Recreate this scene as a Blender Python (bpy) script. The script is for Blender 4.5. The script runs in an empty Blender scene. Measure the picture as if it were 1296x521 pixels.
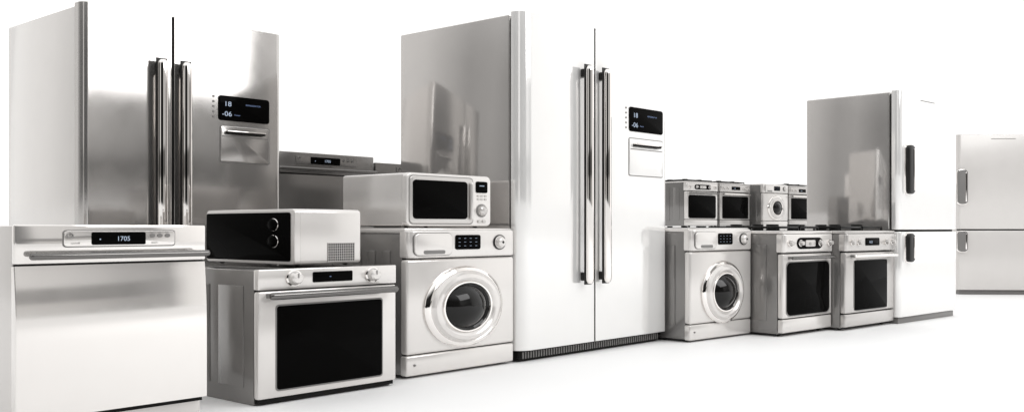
import bpy, bmesh, math
from mathutils import Vector, Matrix
S=bpy.context.scene
S.view_settings.view_transform='Standard'; S.view_settings.look='None'; S.view_settings.exposure=0

# ---------------- materials ----------------
def mat(name,col,rough=.4,metal=0.,spec=.5,coat=0.,noise=.03,bump=0.,emit=None,nscale=6,rvar=.05):
    m=bpy.data.materials.new(name); m.use_nodes=True
    nt=m.node_tree; b=nt.nodes['Principled BSDF']
    if isinstance(col,(int,float)): col=(col,col*.966,col*.937)
    b.inputs['Metallic'].default_value=metal
    b.inputs['Specular IOR Level'].default_value=spec
    b.inputs['Coat Weight'].default_value=coat
    b.inputs['Coat Roughness'].default_value=.04
    tc=nt.nodes.new('ShaderNodeTexCoord'); n=nt.nodes.new('ShaderNodeTexNoise')
    n.inputs['Scale'].default_value=nscale; n.inputs['Detail'].default_value=5
    nt.links.new(tc.outputs['Object'],n.inputs['Vector'])
    mx=nt.nodes.new('ShaderNodeMix'); mx.data_type='RGBA'
    mx.inputs['A'].default_value=tuple(c*(1-noise) for c in col)+(1,)
    mx.inputs['B'].default_value=tuple(min(1,c*(1+noise)) for c in col)+(1,)
    nt.links.new(n.outputs['Fac'],mx.inputs['Factor'])
    nt.links.new(mx.outputs['Result'],b.inputs['Base Color'])
    mr=nt.nodes.new('ShaderNodeMapRange'); mr.inputs['To Min'].default_value=max(0.01,rough-rvar); mr.inputs['To Max'].default_value=rough+rvar
    nt.links.new(n.outputs['Fac'],mr.inputs['Value']); nt.links.new(mr.outputs['Result'],b.inputs['Roughness'])
    if bump:
        bp=nt.nodes.new('ShaderNodeBump'); bp.inputs['Strength'].default_value=bump; bp.inputs['Distance'].default_value=.02
        n2=nt.nodes.new('ShaderNodeTexNoise'); n2.inputs['Scale'].default_value=1.3
        nt.links.new(tc.outputs['Object'],n2.inputs['Vector'])
        nt.links.new(n2.outputs['Fac'],bp.inputs['Height']); nt.links.new(bp.outputs['Normal'],b.inputs['Normal'])
    if emit:
        b.inputs['Emission Color'].default_value=emit+(1,); b.inputs['Emission Strength'].default_value=1
    return m
WHITE=mat('white_enamel',.76,.17,.32,.5,.4,noise=.04)
WHITE_DOOR=mat('white_lacquer_door',(.90,.892,.88),.10,.35,.6,.5,noise=.02,bump=.03)
WHITE_SIDE=mat('white_lacquer_side',.82,.15,.2,.6,.5,noise=.02)
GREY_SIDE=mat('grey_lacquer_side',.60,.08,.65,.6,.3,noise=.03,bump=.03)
STEEL=mat('stainless_door',.53,.13,.8,.5,.2,noise=.05,bump=.015)
DISH=mat('polished_white_steel',.84,.07,.75,.6,.4,noise=.03)
STEEL_D=mat('dull_steel',.24,.22,.6,.5,noise=.05)
SILVER=mat('silver_paint',.60,.2,.5,.5)
BODY_G=mat('shaded_side_panel',.24,.20,.5,.5,.4,noise=.05)  # side panels darkened in the base colour to stand for shade
CHROME=mat('chrome',.9,.04,1.,noise=.01,rvar=.02)
BAR=mat('brushed_bar',.17,.18,.9,noise=.03)
BLACKG=mat('black_glass',.003,.05,0,.012,noise=.2,rvar=.02)
BLACKP=mat('black_plastic',.012,.35,0,.3,noise=.1)
DARK=mat('dark_gap',.012,.7,0,.1)
GREYP=mat('grey_plastic',.20,.4)
GREYL=mat('grey_print',.26,.5)
GLOW=mat('display_digits',(.05,.06,.08),.5,emit=(.42,.50,.62))
DIM=mat('display_small_marks',(.05,.06,.08),.5,emit=(.12,.18,.34))
DRUM=mat('washer_glass',.008,.05,.0,.3,noise=.2,rvar=.02)
FLOORM=mat('studio_floor',(.93,.93,.93),.6,0,.2,noise=.005)

# ---------------- mesh builder ----------------
class P:
    def __init__(s,name,*mats): s.name=name; s.mats=mats; s.v=[]; s.f=[]; s.m=[]
    def add(s,v,f,mi=0):
        o=len(s.v); s.v+= [tuple(p) for p in v]; s.f+=[tuple(i+o for i in q) for q in f]; s.m+=[mi]*len(f); return s
    def addbm(s,bm,mi=0):
        bm.verts.ensure_lookup_table(); bm.verts.index_update()
        s.add([v.co[:] for v in bm.verts],[[v.index for v in f.verts] for f in bm.faces],mi); bm.free(); return s
    def box(s,x0,x1,y0,y1,z0,z1,b=.004,mi=0,seg=2):
        bm=bmesh.new(); bmesh.ops.create_cube(bm,size=1)
        for v in bm.verts:
            v.co=Vector(((x0+x1)/2+v.co.x*(x1-x0),(y0+y1)/2+v.co.y*(y1-y0),(z0+z1)/2+v.co.z*(z1-z0)))
        b=min(b,.45*min(x1-x0,y1-y0,z1-z0))
        if b>0: bmesh.ops.bevel(bm,geom=bm.edges[:],offset=b,segments=seg,profile=.5,affect='EDGES')
        return s.addbm(bm,mi)
    def _prism(s,poly,axis,a0,a1,b,mi,both=False):
        f={'y':lambda p,a:(p[0],a,p[1]),'z':lambda p,a:(p[0],p[1],a),'x':lambda p,a:(a,p[0],p[1])}[axis]
        bm=bmesh.new(); n=len(poly)
        A=[bm.verts.new(f(p,a0)) for p in poly]; B=[bm.verts.new(f(p,a1)) for p in poly]
        bm.faces.new(A); bm.faces.new(B[::-1])
        for i in range(n): bm.faces.new((A[i],B[i],B[(i+1)%n],A[(i+1)%n]))
        bmesh.ops.recalc_face_normals(bm,faces=bm.faces[:])
        if b>0:
            ed=[bm.edges.get((A[i],A[(i+1)%n])) for i in range(n)]
            if both: ed+=[bm.edges.get((B[i],B[(i+1)%n])) for i in range(n)]
            bmesh.ops.bevel(bm,geom=ed,offset=b,segments=3,profile=.5,affect='EDGES')
        return s.addbm(bm,mi)
    def rr(s,x0,x1,z0,z1,y0,y1,r=.02,b=.004,mi=0,rxs=1.3,axis='y'):
        r=min(r,.49*(z1-z0),.49*(x1-x0)/rxs); poly=[]
        for cx,cz,a in ((x1-r*rxs,z1-r,0),(x0+r*rxs,z1-r,90),(x0+r*rxs,z0+r,180),(x1-r*rxs,z0+r,270)):
            for k in range(7):
                t=math.radians(a+k*15); poly.append((cx+r*rxs*math.cos(t),cz+r*math.sin(t)))
        return s._prism(poly,axis,y0,y1,b,mi)
    def plan(s,x0,x1,y0,y1,z0,z1,rl,rr_,b=.006,mi=0):
        poly=[]
        def arc(cx,cy,r,rx,a0,a1):
            for k in range(9):
                t=math.radians(a0+(a1-a0)*k/8); poly.append((cx+rx*math.cos(t),cy+r*math.sin(t)))
        poly.append((x0,y1))
        if rl: arc(x0+rl,y0+min(rl,y1-y0-.005),min(rl,y1-y0-.005),rl,180,270)
        else: poly.append((x0,y0))
        if rr_: arc(x1-rr_,y0+min(rr_,y1-y0-.005),min(rr_,y1-y0-.005),rr_,270,360)
        else: poly.append((x1,y0))
        poly.append((x1,y1))
        return s._prism(poly,'z',z0,z1,b,mi,True)
    def lathe(s,prof,cx,cz,sx=1.,mi=0,n=56):
        v=[];f=[]
        for r,y in prof:
            for k in range(n):
                t=2*math.pi*k/n; v.append((cx+r*sx*math.cos(t),y,cz+r*math.sin(t)))
        for i in range(len(prof)-1):
            for k in range(n):
                a=i*n+k;b=i*n+(k+1)%n; f.append((a,b,b+n,a+n))
        return s.add(v,f,mi)
    def rod(s,a,b,r,mi=0,n=20,ry=None,caps=True):
        a=Vector(a);b=Vector(b);d=(b-a).normalized()
        ref=Vector((0,1,0)) if abs(d.y)<.9 else Vector((1,0,0))
        u=d.cross(ref).normalized(); w=u.cross(d).normalized(); ry=ry or r
        L=(b-a).length; st=[(0,.0),(0.12*r,.6),(.5*r,.92),(r,1)] 
        st=st+[(L-p,q) for p,q in st[::-1]]
        v=[];f=[]
        for p,q in st:
            for k in range(n):
                t=2*math.pi*k/n; v.append(a+d*p+u*(r*q*math.cos(t))+w*(ry*q*math.sin(t)))
        for i in range(len(st)-1):
            for k in range(n):
                x=i*n+k;y=i*n+(k+1)%n; f.append((x,y,y+n,x+n))
        return s.add(v,f,mi)
    def text(s,txt,x,z,y,size,mi=0,sx=1.3,align='LEFT'):
        c=bpy.data.curves.new('t','FONT'); c.body=txt; c.size=size; c.align_x=align
        o=bpy.data.objects.new('t',c); S.collection.objects.link(o); bpy.context.view_layer.update()
        me=bpy.data.meshes.new_from_object(o.evaluated_get(bpy.context.evaluated_depsgraph_get()))
        s.add([(x+p.co.x*sx,y,z+p.co.y) for p in me.vertices],[tuple(q.vertices) for q in me.polygons],mi)
        bpy.data.objects.remove(o); bpy.data.meshes.remove(me); bpy.data.curves.remove(c); return s
    def done(s,parent=None,label=None):
        me=bpy.data.meshes.new(s.name); me.from_pydata(s.v,[],s.f)
        for m in s.mats: me.materials.append(m)
        for p,mi in zip(me.polygons,s.m): p.material_index=mi; p.use_smooth=True
        bm=bmesh.new(); bm.from_mesh(me); bmesh.ops.recalc_face_normals(bm,faces=bm.faces[:]); bm.to_mesh(me); bm.free()
        me.set_sharp_from_angle(angle=math.radians(35)); me.update()
        o=bpy.data.objects.new(s.name,me); S.collection.objects.link(o)
        if parent: o.parent=parent
        if label: o['label']=label
        return o
GA=math.radians(-4.54)
def thing(name,x,y,z,label,cat,rot=0,group=None):
    e=bpy.data.objects.new(name,None); e.empty_display_size=.1; S.collection.objects.link(e)
    e.location=(x,y,z); e.rotation_euler=(0,0,rot); e['label']=label; e['category']=cat
    if group: e['group']=group
    return e
def G(gx,gy): return (gx*math.cos(GA)-gy*math.sin(GA), gx*math.sin(GA)+gy*math.cos(GA))

# ---------------- side by side fridge ----------------
def fridge_sbs(x,y,W,D,H,seam,hx,hz,disp,drw,door_m,side_m,label,rl0=.10,dh=0.):
    e=thing('side_by_side_refrigerator',x,y,0,label,'refrigerator')
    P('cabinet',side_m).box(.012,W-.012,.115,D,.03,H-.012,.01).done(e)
    P('door_gasket',DARK).box(.03,W-.03,.08,.12,.08,H-.03,.002).box(seam-.012,seam+.012,.006,.09,.08,H-.004,0).done(e)
    g=P('base_grille',DARK,GREYP).box(.03,W-.03,.05,.2,.012,.068,.002)
    k=.06
    while k<W-.06: g.box(k,k+.010,.043,.052,.02,.062,0,1); k+=.026
    g.done(e)
    for s_,(a,b,rl,rr_) in enumerate(((0,seam-.008,rl0,.003),(seam+.008,W,.003,.05))):
        d=P('door',door_m).plan(a,b,0,.088,.075,H,rl,rr_,.0025).done(e)
        h=P('handle',CHROME,BLACKP); X=hx[s_]; z0,z1=hz
        h.rod((X,-.062,z0),(X,-.062,z1),.034,0,40,.024)
        h.box(X-.022,X+.022,-.05,.001,z0+.02,z0+.075,.006,1); h.box(X-.022,X+.022,-.05,.001,z1-.075,z1-.02,.006,1)
        h.box(X-.038,X+.038,-.050,-.040,z0-.005,z1+.008,.004,1)
        h.done(d)
        if s_:
            x0,x1,za,zb=disp; w=x1-x0
            q=P('control_display',BLACKG,GLOW,DIM,GREYL).rr(x0,x1,za,zb,-.006,.002,.018,.003)
            hh=zb-za
            q.text('18',x0+.10*w,za+.58*hh,-.0075,hh*.27,1)
            q.text('-06',x0+.06*w,za+.18*hh,-.0075,hh*.27,1)
            q.text('REFRIGERATOR',x0+.52*w,za+.66*hh,-.0075,hh*.085,2,1.2)
            q.text('freezer',x0+.30*w,za+.22*hh,-.0075,hh*.08,2,1.2)
            q.done(d)
            q=P('button',GREYL,CHROME)
            for i in range(5):
                q.lathe([(0,-.004),(.006,-.004),(.008,0.001)],x0-.035,zb-.012-i*hh*.2,1.3,0,12)
            q.done(d)
            x0,x1,za,zb=drw; w=x1-x0; hh=zb-za
            q=P('ice_dispenser',door_m,DARK,CHROME,GREYP)
            q.rr(x0-.005,x1+.005,za-.005,zb+.005,-.0015,.001,.016,0,3)
            q.rr(x0+.001,x1-.001,za+.001,zb-.001,-.006,.0,.014,.003,0)
            q.box(x0+.03*w,x1-.03*w,-.0075,-.004,zb-.30*hh,zb-.275*hh,.001,3)
            q.box(x0+.10*w,x1-.12*w,-.03,-.006,zb-.215*hh,zb-.15*hh,.005,1)
            q.box(x0+.10*w,x1-.12*w,-.034,-.012,zb-.17*hh,zb-.13*hh,.004,2)
            q.done(d)
    return e
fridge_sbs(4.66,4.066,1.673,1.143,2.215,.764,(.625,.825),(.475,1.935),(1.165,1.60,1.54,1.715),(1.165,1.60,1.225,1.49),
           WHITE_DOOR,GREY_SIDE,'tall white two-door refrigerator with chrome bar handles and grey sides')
fridge_sbs(2.667,5.776,1.413,1.09,2.19,.588,(.485,.65),(.42,1.90),(.91,1.305,1.56,1.725),(.925,1.305,1.285,1.525),
           STEEL,WHITE_SIDE,'tall stainless steel two-door refrigerator with white side panel behind the dishwasher',rl0=.045)

# ---------------- bottom freezer fridge ----------------
def fridge_bf(x,y,W,D,H,rot,label,door_m,side_m,hxs=.10,hm=None):
    hm=hm or BLACKP
    e=thing('bottom_freezer_refrigerator',x,y,0,label,'refrigerator',rot)
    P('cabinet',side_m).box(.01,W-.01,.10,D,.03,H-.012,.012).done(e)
    P('door_gasket',DARK).box(.03,W-.03,.04,.105,.07,H-.03,.002).done(e)
    P('base_grille',GREYP).box(.03,W-.03,.03,.12,.0,.052,.004).done(e)
    for z0,z1,a,b,lab in ((.833,H,1.15,1.585,'door'),(.058,.815,.545,.80,'freezer_door')):
        d=P(lab,door_m).plan(0,W,0,.075,z0,z1,.05,.05,.008).done(e)
        h=P('handle',CHROME,hm)
        h.rr(hxs-.008,hxs+.128,a-.008,b+.008,-.012,.001,.04,.003,0)
        h.rr(hxs,hxs+.12,a,b,-.045,-.002,.04,.012,1)
        h.rr(hxs+.085,hxs+.105,a+.03,b-.03,-.05,-.03,.01,.003,0)
        h.done(d)
    P('name_strip',GREYL,CHROME).box(.42,.72,-.003,.001,H-.065,H-.058,.001).done(e)
    return e
gx,gy=G(8.49,3.916)
fridge_bf(gx,gy,1.243,.913,2.068,GA,'glossy white refrigerator with bottom freezer and black grip handles',WHITE_DOOR,GREY_SIDE)
def C(X,d): return (.6647*X+.7471*d, -.7471*X+.6647*d)
cx_,cy_=C(5.68,12.6)
fridge_bf(cx_,cy_,1.25,.9,2.04,math.radians(-48.34-4),'pale grey refrigerator with bottom freezer standing apart',mat('pale_grey_door',.74,.25,.1,.5,.2,noise=.03),GREY_SIDE,.0,GREYP)

# ---------------- dishwasher ----------------
def dishwasher(x,y,W,D,H,label,door_m=WHITE,side_m=WHITE,dark=False,z=0,grp=None,kind='dishwasher',cat='dishwasher',full=True):
    e=thing(kind,x,y,z,label,cat,0,grp)
    P('cabinet',side_m).box(.005,W-.005,.035,D,.02,H-.004,.006).done(e)
    P('control_panel',door_m,GREYL).box(0,W,-.002,.03,H-.155,H,.008,0).done(e)
    p=P('control_display',BLACKG,GLOW,GREYL,GREYP,door_m)
    f=W/.823
    p.rr(.184*f,.673*f,H-.091,H-.021,-.004,-.001,.012,0,3)
    p.rr(.188*f,.669*f,H-.087,H-.025,-.007,-.003,.011,.001,4)
    p.rr(.30*f,.534*f,H-.082,H-.03,-.010,-.004,.006,.001,0)
    p.text('1705',.405*f,H-.066,-.0115,.027,1,1.1); p.text('•',.33*f,H-.066,-.0115,.02,1)
    p.lathe([(.007,-.011),(.011,-.011),(.011,-.006)],.212*f,H-.043,1.3,2,20); p.box(.2115*f,.2135*f,-.012,-.008,H-.045,H-.03,0,2)
    p.text('on/off',.215*f,H-.078,-.0085,.011,2,1.4); p.text('start',.56*f,H-.078,-.0085,.011,2,1.4)
    for i in range(3):
        p.lathe([(.0,-.011),(.008,-.011),(.009,-.006)],(.565+.035*i)*f,H-.045,1.4,3,16)
        p.box((.555+.035*i)*f,(.57+.035*i)*f,-.0085,-.006,H-.033,H-.030,0,2)
    p.done(e)
    # gently bowed door skin
    zt=H-.162; zb=.10; n=24; poly=[(.03,zb),(.03,zt)]
    pts=[]
    yy=.004
    for i in range(n+1):
        t=i/n; zz=zt-(zt-zb)*t
        pts.append((yy,zz))
        tilt=math.radians(6.5)*max(0,1-t/.5)
        yy-=math.tan(tilt)*(zt-zb)/n
    P('door',door_m)._prism(poly+pts,'x',0,W,.003,0,True).done(e)
    P('door_gasket',DARK).box(.01,W-.01,.012,.04,.08,H-.02,0).done(e)
    h=P('handle',BAR,GREYP); zz=H-.124
    h.rod((.035,-.052,zz),(W-.01,-.052,zz),.014,0,24)
    h.box(.055,.085,-.05,.0,zz-.01,zz+.01,.003,1); h.box(W-.06,W-.03,-.05,.0,zz-.01,zz+.01,.003,1); h.done(e)
    P('toe_kick',GREYP).box(.01,W-.01,.045,.08,0,.098,.002).done(e)
    return e
dishwasher(1.571,3.969,.823,.85,.862,'polished white freestanding dishwasher with clock display and bar handle',DISH)
g='built-in ovens stacked on dishwashers'
dishwasher(4.10,5.95,.958,.6,.86,'dark steel dishwasher carrying a compact oven',STEEL_D,STEEL_D,grp=g)
dishwasher(5.075,5.95,.958,.6,.84,'dark steel dishwasher carrying a compact oven',STEEL_D,STEEL_D,grp=g)
dishwasher(4.10,5.95,.958,.6,.54,'dark steel compact oven with bar handle and display',STEEL_D,STEEL_D,z=.861,grp=g,kind='compact_oven',cat='oven')
dishwasher(5.075,5.95,.958,.6,.52,'dark steel compact oven with bar handle and display',STEEL_D,STEEL_D,z=.841,grp=g,kind='compact_oven',cat='oven')

# ---------------- built in oven ----------------
def oven(x,y,W,D,H,label):
    e=thing('electric_oven',x,y,0,label,'oven')
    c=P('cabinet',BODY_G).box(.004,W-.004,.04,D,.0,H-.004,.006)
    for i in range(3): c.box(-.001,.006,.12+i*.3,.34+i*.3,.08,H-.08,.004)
    c.done(e)
    P('control_panel',WHITE).box(0,W,-.004,.035,H-.098,H,.006).done(e)
    for kx in (.204,.701):
        P('knob',CHROME,WHITE,GREYL).lathe([(.040,-.003),(.040,-.012),(.034,-.016)],kx,.604,1.2,0).lathe([(0,-.045),(.022,-.045),(.028,-.040),(.031,-.016),(.034,-.014)],kx,.604,1.2,1).box(kx-.003,kx+.003,-.048,-.044,.606,.628,0,2).done(e)
    P('control_display',BLACKG,DIM).rr(.318,.569,.578,.630,-.008,-.003,.006,.001,0).box(.42,.43,-.0095,-.008,.603,.606,0,1).done(e)
    d=P('door',WHITE).box(0,W,-.004,.035,.03,H-.104,.012).done(e)
    P('oven_window',BLACKG,GREYP).rr(.098,.775,.062,.480,-.006,-.003,.016,0,1).rr(.106,.767,.07,.472,-.010,-.004,.012,.002,0).done(d)
    h=P('handle',BAR,GREYP).rod((.028,-.06,.525),(W-.04,-.06,.525),.018,0,24)
    h.box(.045,.08,-.055,-.003,.513,.535,.003,1).box(W-.09,W-.055,-.055,-.003,.513,.535,.003,1).done(d)
    P('door_gasket',DARK).box(.01,W-.01,.012,.045,.01,H-.02,0).done(e)
    return e
oven(2.699,4.018,.872,1.0,.65,'white electric oven with two knobs and black glass window')

# ---------------- washing machine ----------------
def washer(x,y,W,D,label,rot=0,z=0,asp=1.38,grp=None,dz=.386,simple=False):
    e=thing('washing_machine',x,y,z,label,'washing machine',rot,grp)
    f=W/.904; H=.848
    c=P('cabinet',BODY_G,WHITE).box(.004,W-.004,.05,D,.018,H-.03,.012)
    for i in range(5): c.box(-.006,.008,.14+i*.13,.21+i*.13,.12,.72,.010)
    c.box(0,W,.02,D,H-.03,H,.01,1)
    c.done(e)
    P('front_panel',WHITE).box(0,W,0,.06,.135,.672,.018,0,4).done(e)
    P('service_panel',WHITE).box(0,W,.004,.06,.015,.130,.012,0,3).done(e)
    P('seam_gap',DARK).box(.01,W-.01,.02,.062,.05,H-.04,0).done(e)
    P('control_panel',WHITE,DARK).plan(0,W,-.018,.06,.678,H-.012,.05,.05,.012).done(e)
    P('detergent_drawer',WHITE,GREYP).rr(.03*f,.335*f,.690,.822,-.022,-.01,.03,0,1).rr(.034*f,.331*f,.693,.819,-.030,-.012,.028,.006,0).rr(.10*f,.27*f,.70,.722,-.032,-.028,.01,.001,1).done(e)
    p=P('control_display',BLACKG,GLOW,WHITE,GREYP).rr(.362*f,.575*f,.722,.808,-.024,-.016,.012,.003,0)
    for i in range(4):
        for zz in (.787,.765,.743): p.box((.385+.047*i)*f,(.400+.047*i)*f,-.026,-.023,zz,zz+.0015,0,1)
    p.done(e)
    P('knob',CHROME,WHITE,BLACKP).lathe([(.046,-.016),(.046,-.024),(.040,-.028)],.745*f,.762,1.2,2,32).lathe([(0,-.052),(.02,-.052),(.028,-.046),(.033,-.026),(.040,-.026)],.745*f,.762,1.2,1,32).lathe([(.0,-.0535),(.008,-.0535),(.008,-.05)],.745*f,.762,1.2,2,16).done(e)
    cx=.452*f
    d=P('door',WHITE,CHROME)
    d.lathe([(.236,.002),(.238,-.012),(.230,-.024),(.214,-.030)],cx,dz,asp,1)
    d.lathe([(.214,-.030),(.206,-.026),(.202,-.030),(.192,-.046),(.172,-.052),(.156,-.044),(.150,-.034)],cx,dz,asp,0)
    d.lathe([(.152,-.034),(.148,-.044),(.140,-.044),(.136,-.034)],cx,dz,asp,1)
    d=d.done(e)
    P('door_glass',DRUM,GREYP,DARK).lathe([(.137,-.034),(.125,-.028),(.10,-.05),(.07,-.072),(.035,-.082),(0,-.084)],cx,dz,asp,0).done(d)
    if not simple:
        P('fastening_screw',GREYP).lathe([(0,-.003),(.006,-.003),(.007,.006)],.06*f,.075,1.3,0,12).done(e)
    for fx in (.07,W-.07):
        P('foot',BLACKP).rod((fx,.08,0),(fx,.08,.03),.025,0,16).done(e)
    return e
washer(3.736,4.11,.904,.85,'white front-loading washing machine with a microwave on top')
gx,gy=G(5.997,4.35)
washer(gx,gy,.811,.85,'white front-loading washing machine beside the large refrigerator',GA,asp=1.16,dz=.36)

# ---------------- microwaves ----------------
e=thing('microwave_oven',3.769,4.16,.849,'white microwave with black window on the washing machine','microwave')
W,H,D=.694,.313,.564
P('housing',WHITE).box(0,W,.02,D,.012,H,.014,0,3).done(e)
P('front_frame',WHITE).rr(-.003,W+.003,.010,H+.002,-.012,.022,.03,.008).done(e)
P('door',SILVER,GREYP).rr(.014,.539,.021,H-.012,-.0135,-.008,.025,0,1).rr(.018,.535,.025,H-.016,-.018,-.008,.025,.005,0).done(e)
P('door_window',BLACKG,DARK).rr(.04,.482,.052,H-.038,-.0225,-.016,.02,.003).done(e)
P('door_handle',WHITE).rod((.51,-.03,.05),(.51,-.03,H-.04),.012,0,16).done(e)
P('control_display',BLACKG,GLOW).rr(.562,.662,H-.10,H-.032,-.018,-.008,.01,.002).box(.59,.63,-.0195,-.017,H-.06,H-.056,0,1).done(e)
k=P('keypad',GREYP,SILVER)
for i in range(3):
    for j in range(2): k.rr(.572+.032*i,.594+.032*i,H-.125-.02*j,H-.113-.02*j,-.016,-.008,.004,.001,1)
k.done(e)
P('knob',SILVER,GREYP,CHROME).lathe([(.040,-.01),(.040,-.016),(.034,-.02)],.612,.105,1.15,1,32).lathe([(0,-.04),(.02,-.04),(.028,-.034),(.034,-.016)],.612,.105,1.15,0,32).done(e)
for j in range(2): P('button',SILVER).rr(.575+.04*j,.605+.04*j,.03,.048,-.02,-.008,.006,.003).done(e)
for fx,fy in ((.06,.06),(.63,.06),(.06,.5),(.63,.5)): P('foot',BLACKP).rod((fx,fy,0),(fx,fy,.02),.015,0,12).done(e)

e=thing('microwave_oven',3.005,4.145+.82,.65,'white microwave with black glass door and vents on the oven','microwave',-math.pi/2)
W,H,D=.82,.296,.436
P('housing',WHITE).box(0,W,.02,D,.012,H,.02,0,4).done(e)
P('front_frame',WHITE).rr(-.002,W+.002,.012,H,-.004,.03,.02,.006,0).done(e)
d=P('door',BLACKG,CHROME).rr(.012,W-.03,.028,H-.018,-.012,.0,.012,.003).done(e)
for z_ in (.215,.13):
    P('knob',BLACKG,CHROME).lathe([(.033,-.012),(.033,-.016),(.031,-.018)],.655,z_,1.35,1,32).lathe([(0,-.034),(.02,-.034),(.026,-.030),(.031,-.014)],.655,z_,1.35,0,32).done(e)
v=P('vent_grille',BLACKP,SILVER).box(W-.002,W+.002,.205,.385,.025,.120,.0,0)
for i in range(15): v.box(W,W+.004,.205+.0125*i,.2085+.0125*i,.024,.121,0,1)
for i in range(8): v.box(W,W+.0045,.204,.386,.024+.0134*i,.0268+.0134*i,0,1)
v.done(e)
for fx,fy in ((.06,.06),(.76,.06),(.06,.37),(.76,.37)): P('foot',BLACKP).rod((fx,fy,0),(fx,fy,.02),.015,0,12).done(e)

# ---------------- stoves ----------------
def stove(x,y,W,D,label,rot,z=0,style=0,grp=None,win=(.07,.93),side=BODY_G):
    e=thing('cooking_stove',x,y,z,label,'stove',rot,grp)
    m=WHITE if style==0 else SILVER
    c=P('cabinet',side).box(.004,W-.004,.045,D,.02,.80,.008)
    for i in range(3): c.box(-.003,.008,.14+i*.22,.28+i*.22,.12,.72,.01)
    c.done(e)
    P('cooktop',m,BLACKG).box(-.004,W+.004,-.01,D,.802,.826,.008).box(.03,W-.03,.03,D-.03,.825,.829,.001,1).done(e)
    for i in range(2):
        a=.06+i*(W-.12)/2+.008; b=a+(W-.12)/2-.02
        gr=P('burner_grate',BLACKP)
        for yy in (.07,.22,.40,.55,.72): gr.box(a,b,yy,yy+.014,.843,.862,.003)
        for xx in (a,(a+b)/2,b-.014): gr.box(xx,xx+.014,.07,.73,.843,.862,.003)
        for xx in (a,b-.014):
            for yy in (.07,.72): gr.box(xx,xx+.014,yy,yy+.014,.828,.85,.002)
        for yy in (.22,.56): gr.rod(((a+b)/2,yy,.828),((a+b)/2,yy,.845),.05,0,20)
        gr.done(e)
    P('control_panel',m).plan(0,W,-.02,.05,.655,.80,.03,.03,.010).done(e)
    p=P('control_display',BLACKG,GLOW,SILVER)
    if style==0:
        p.rr(.24*W,.76*W,.682,.772,-.026,-.018,.045,.003,0).rr(.40*W,.60*W,.70,.752,-.029,-.024,.012,.001,2).text('12',.46*W,.712,-.0302,.03,0)
        kn=(.30,.70,.10,.90)
    else:
        p.rr(.36*W,.64*W,.70,.765,-.026,-.018,.01,.003,0).text('10:20',.42*W,.72,-.0275,.028,1,1)
        kn=(.09,.22,.78,.91)
    p.done(e)
    for k in kn: P('knob',CHROME,SILVER).lathe([(.026,-.018),(.026,-.032),(.022,-.034)],k*W,.728,1.3,0,24).lathe([(0,-.055),(.016,-.055),(.020,-.03)],k*W,.728,1.3,1,24).done(e)
    P('seam_gap',DARK).box(.01,W-.01,.02,.05,.05,.79,0).done(e)
    d=P('door',m,DARK).box(.004,W-.004,-.006,.045,.142,.645,.012,0,3).done(e)
    P('oven_window',BLACKG,GREYP).rr(win[0]*W-.01,win[1]*W+.01,.155,.585,-.009,-.004,.045,0,1).rr(win[0]*W,win[1]*W,.163,.577,-.013,-.005,.045 if style==0 else .01,.003,0).done(d)
    P('handle',CHROME if style else BAR,GREYP).rod((.06*W,-.062,.615),(.94*W,-.062,.615),.014,0,20).box(.10*W,.14*W,-.058,-.004,.605,.625,.003,1).box(.86*W,.90*W,-.058,-.004,.605,.625,.003,1).done(d)
    P('storage_drawer',m,GREYP).box(.004,W-.004,-.004,.045,.03,.134,.010,0,3).done(e)
    for fx in (.07,W-.07):
        for fy in (.08,D-.1): P('foot',BLACKP).rod((fx,fy,0),(fx,fy,.03),.022,0,12).done(e)
    return e
gx,gy=G(6.82,4.082); stove(gx,gy,.764,.85,'white cooking stove with rounded black oven window',GA)
gx,gy=G(7.594,3.968); stove(gx,gy,.886,.80,'silver gas stove with chrome handle beside the refrigerator',GA,style=1,win=(.17,.83))

g='appliances stacked two high in the rear row'
for lv,z in ((0,0),(1,.862)):
    gx,gy=G(14.50,10.62); stove(gx,gy,.98,.85,'white cooking stove stacked in the rear row',GA,z,0,g)
    gx,gy=G(15.53,10.60); stove(gx,gy,1.0,.85,'silver cooking stove stacked in the rear row',GA,z,1,g)
    gx,gy=G(16.66,10.38); washer(gx,gy,.90,.85,'white washing machine stacked in the rear row',GA,z*.849/.862,1.3,g,simple=True)
    gx,gy=G(17.60,10.38); stove(gx,gy,.95,.85,'silver cooking stove stacked in the rear row',GA,z,1,g)

# ---------------- ground ----------------
o=P('ground',FLOORM).add([(-200,-200,0),(300,-200,0),(300,300,0),(-200,300,0)],[(0,1,2,3)]).done(); o['kind']='structure'

# ---------------- world ----------------
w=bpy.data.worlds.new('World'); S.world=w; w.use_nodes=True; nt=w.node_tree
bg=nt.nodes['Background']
def N(t): return nt.nodes.new(t)
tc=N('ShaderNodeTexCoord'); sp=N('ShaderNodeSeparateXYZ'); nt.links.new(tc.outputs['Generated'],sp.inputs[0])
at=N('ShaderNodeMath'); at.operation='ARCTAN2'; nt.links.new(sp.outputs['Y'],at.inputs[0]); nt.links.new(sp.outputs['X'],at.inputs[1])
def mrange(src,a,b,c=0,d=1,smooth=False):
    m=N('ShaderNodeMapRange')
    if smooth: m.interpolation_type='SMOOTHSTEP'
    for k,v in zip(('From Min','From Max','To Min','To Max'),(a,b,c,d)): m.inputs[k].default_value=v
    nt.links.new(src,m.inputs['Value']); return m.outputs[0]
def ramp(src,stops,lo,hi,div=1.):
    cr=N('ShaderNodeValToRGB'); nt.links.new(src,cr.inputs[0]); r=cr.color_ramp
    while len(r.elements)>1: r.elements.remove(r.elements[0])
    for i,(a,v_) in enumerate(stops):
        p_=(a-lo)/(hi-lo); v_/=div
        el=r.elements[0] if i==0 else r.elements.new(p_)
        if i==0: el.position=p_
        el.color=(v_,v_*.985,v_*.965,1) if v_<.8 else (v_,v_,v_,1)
    return cr.outputs[0]
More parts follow.
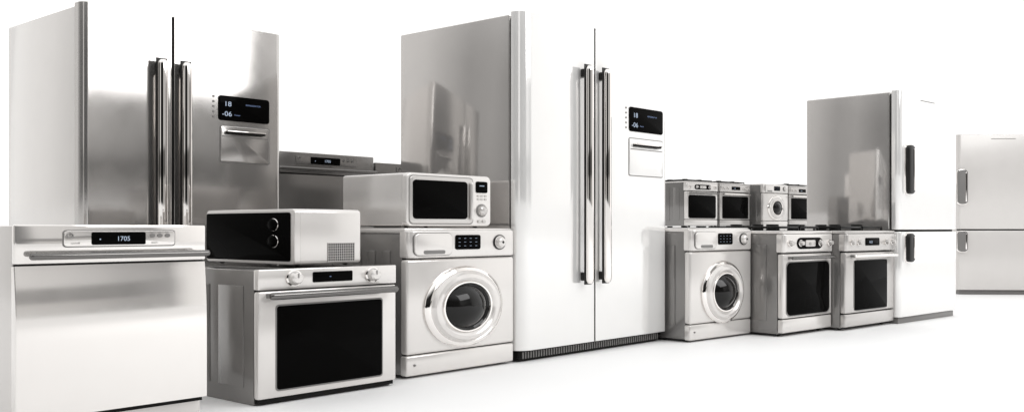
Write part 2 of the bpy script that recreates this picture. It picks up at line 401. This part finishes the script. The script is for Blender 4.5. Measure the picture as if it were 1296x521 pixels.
az=ramp(mrange(at.outputs[0],-math.pi,math.pi),
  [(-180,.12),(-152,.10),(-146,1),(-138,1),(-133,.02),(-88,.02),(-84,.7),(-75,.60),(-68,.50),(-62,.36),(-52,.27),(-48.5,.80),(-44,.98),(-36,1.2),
   (-10,1.4),(0,1.2),(80,1.2),(100,1.0),(118,.90),(126,.70),(140,.36),(152,.42),(165,.15),(179.9,.12)],-180,180,1.5)  # unseen bright and dark sectors added to grey the sides and streak chrome
# dark low band added for door reflections, only on the camera-side half
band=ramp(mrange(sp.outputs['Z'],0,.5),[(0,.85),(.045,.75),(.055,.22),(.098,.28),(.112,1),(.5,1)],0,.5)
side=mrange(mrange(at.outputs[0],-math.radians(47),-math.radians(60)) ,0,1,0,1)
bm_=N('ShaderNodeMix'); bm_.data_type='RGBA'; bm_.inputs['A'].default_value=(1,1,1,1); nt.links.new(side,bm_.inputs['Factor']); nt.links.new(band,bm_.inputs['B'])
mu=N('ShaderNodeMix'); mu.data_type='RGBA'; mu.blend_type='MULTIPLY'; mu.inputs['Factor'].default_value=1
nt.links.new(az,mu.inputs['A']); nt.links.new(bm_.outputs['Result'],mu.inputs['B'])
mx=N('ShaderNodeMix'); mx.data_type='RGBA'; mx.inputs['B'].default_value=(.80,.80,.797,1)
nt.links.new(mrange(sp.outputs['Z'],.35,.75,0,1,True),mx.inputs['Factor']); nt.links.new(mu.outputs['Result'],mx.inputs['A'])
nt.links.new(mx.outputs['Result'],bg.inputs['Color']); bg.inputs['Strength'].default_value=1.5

L=bpy.data.lights.new('added_key_light','AREA'); L.shape='RECTANGLE'; L.size=6; L.size_y=4; L.energy=360  # unseen key light added to brighten the fronts against the sides
lo=bpy.data.objects.new('added_key_light',L); S.collection.objects.link(lo); lo.location=(8,-4,6.5)
lo.rotation_euler=(Vector((6,4.5,.6))-lo.location).to_track_quat('-Z','Y').to_euler()

c=bpy.data.cameras.new('camera'); co=bpy.data.objects.new('camera',c); S.collection.objects.link(co); S.camera=co
co.location=(0,0,.85); co.rotation_euler=(math.pi/2,0,math.radians(-48.34)); c.sensor_width=36; c.lens=36*1250/1296
c.shift_y=27.5/1296; c.clip_end=1000
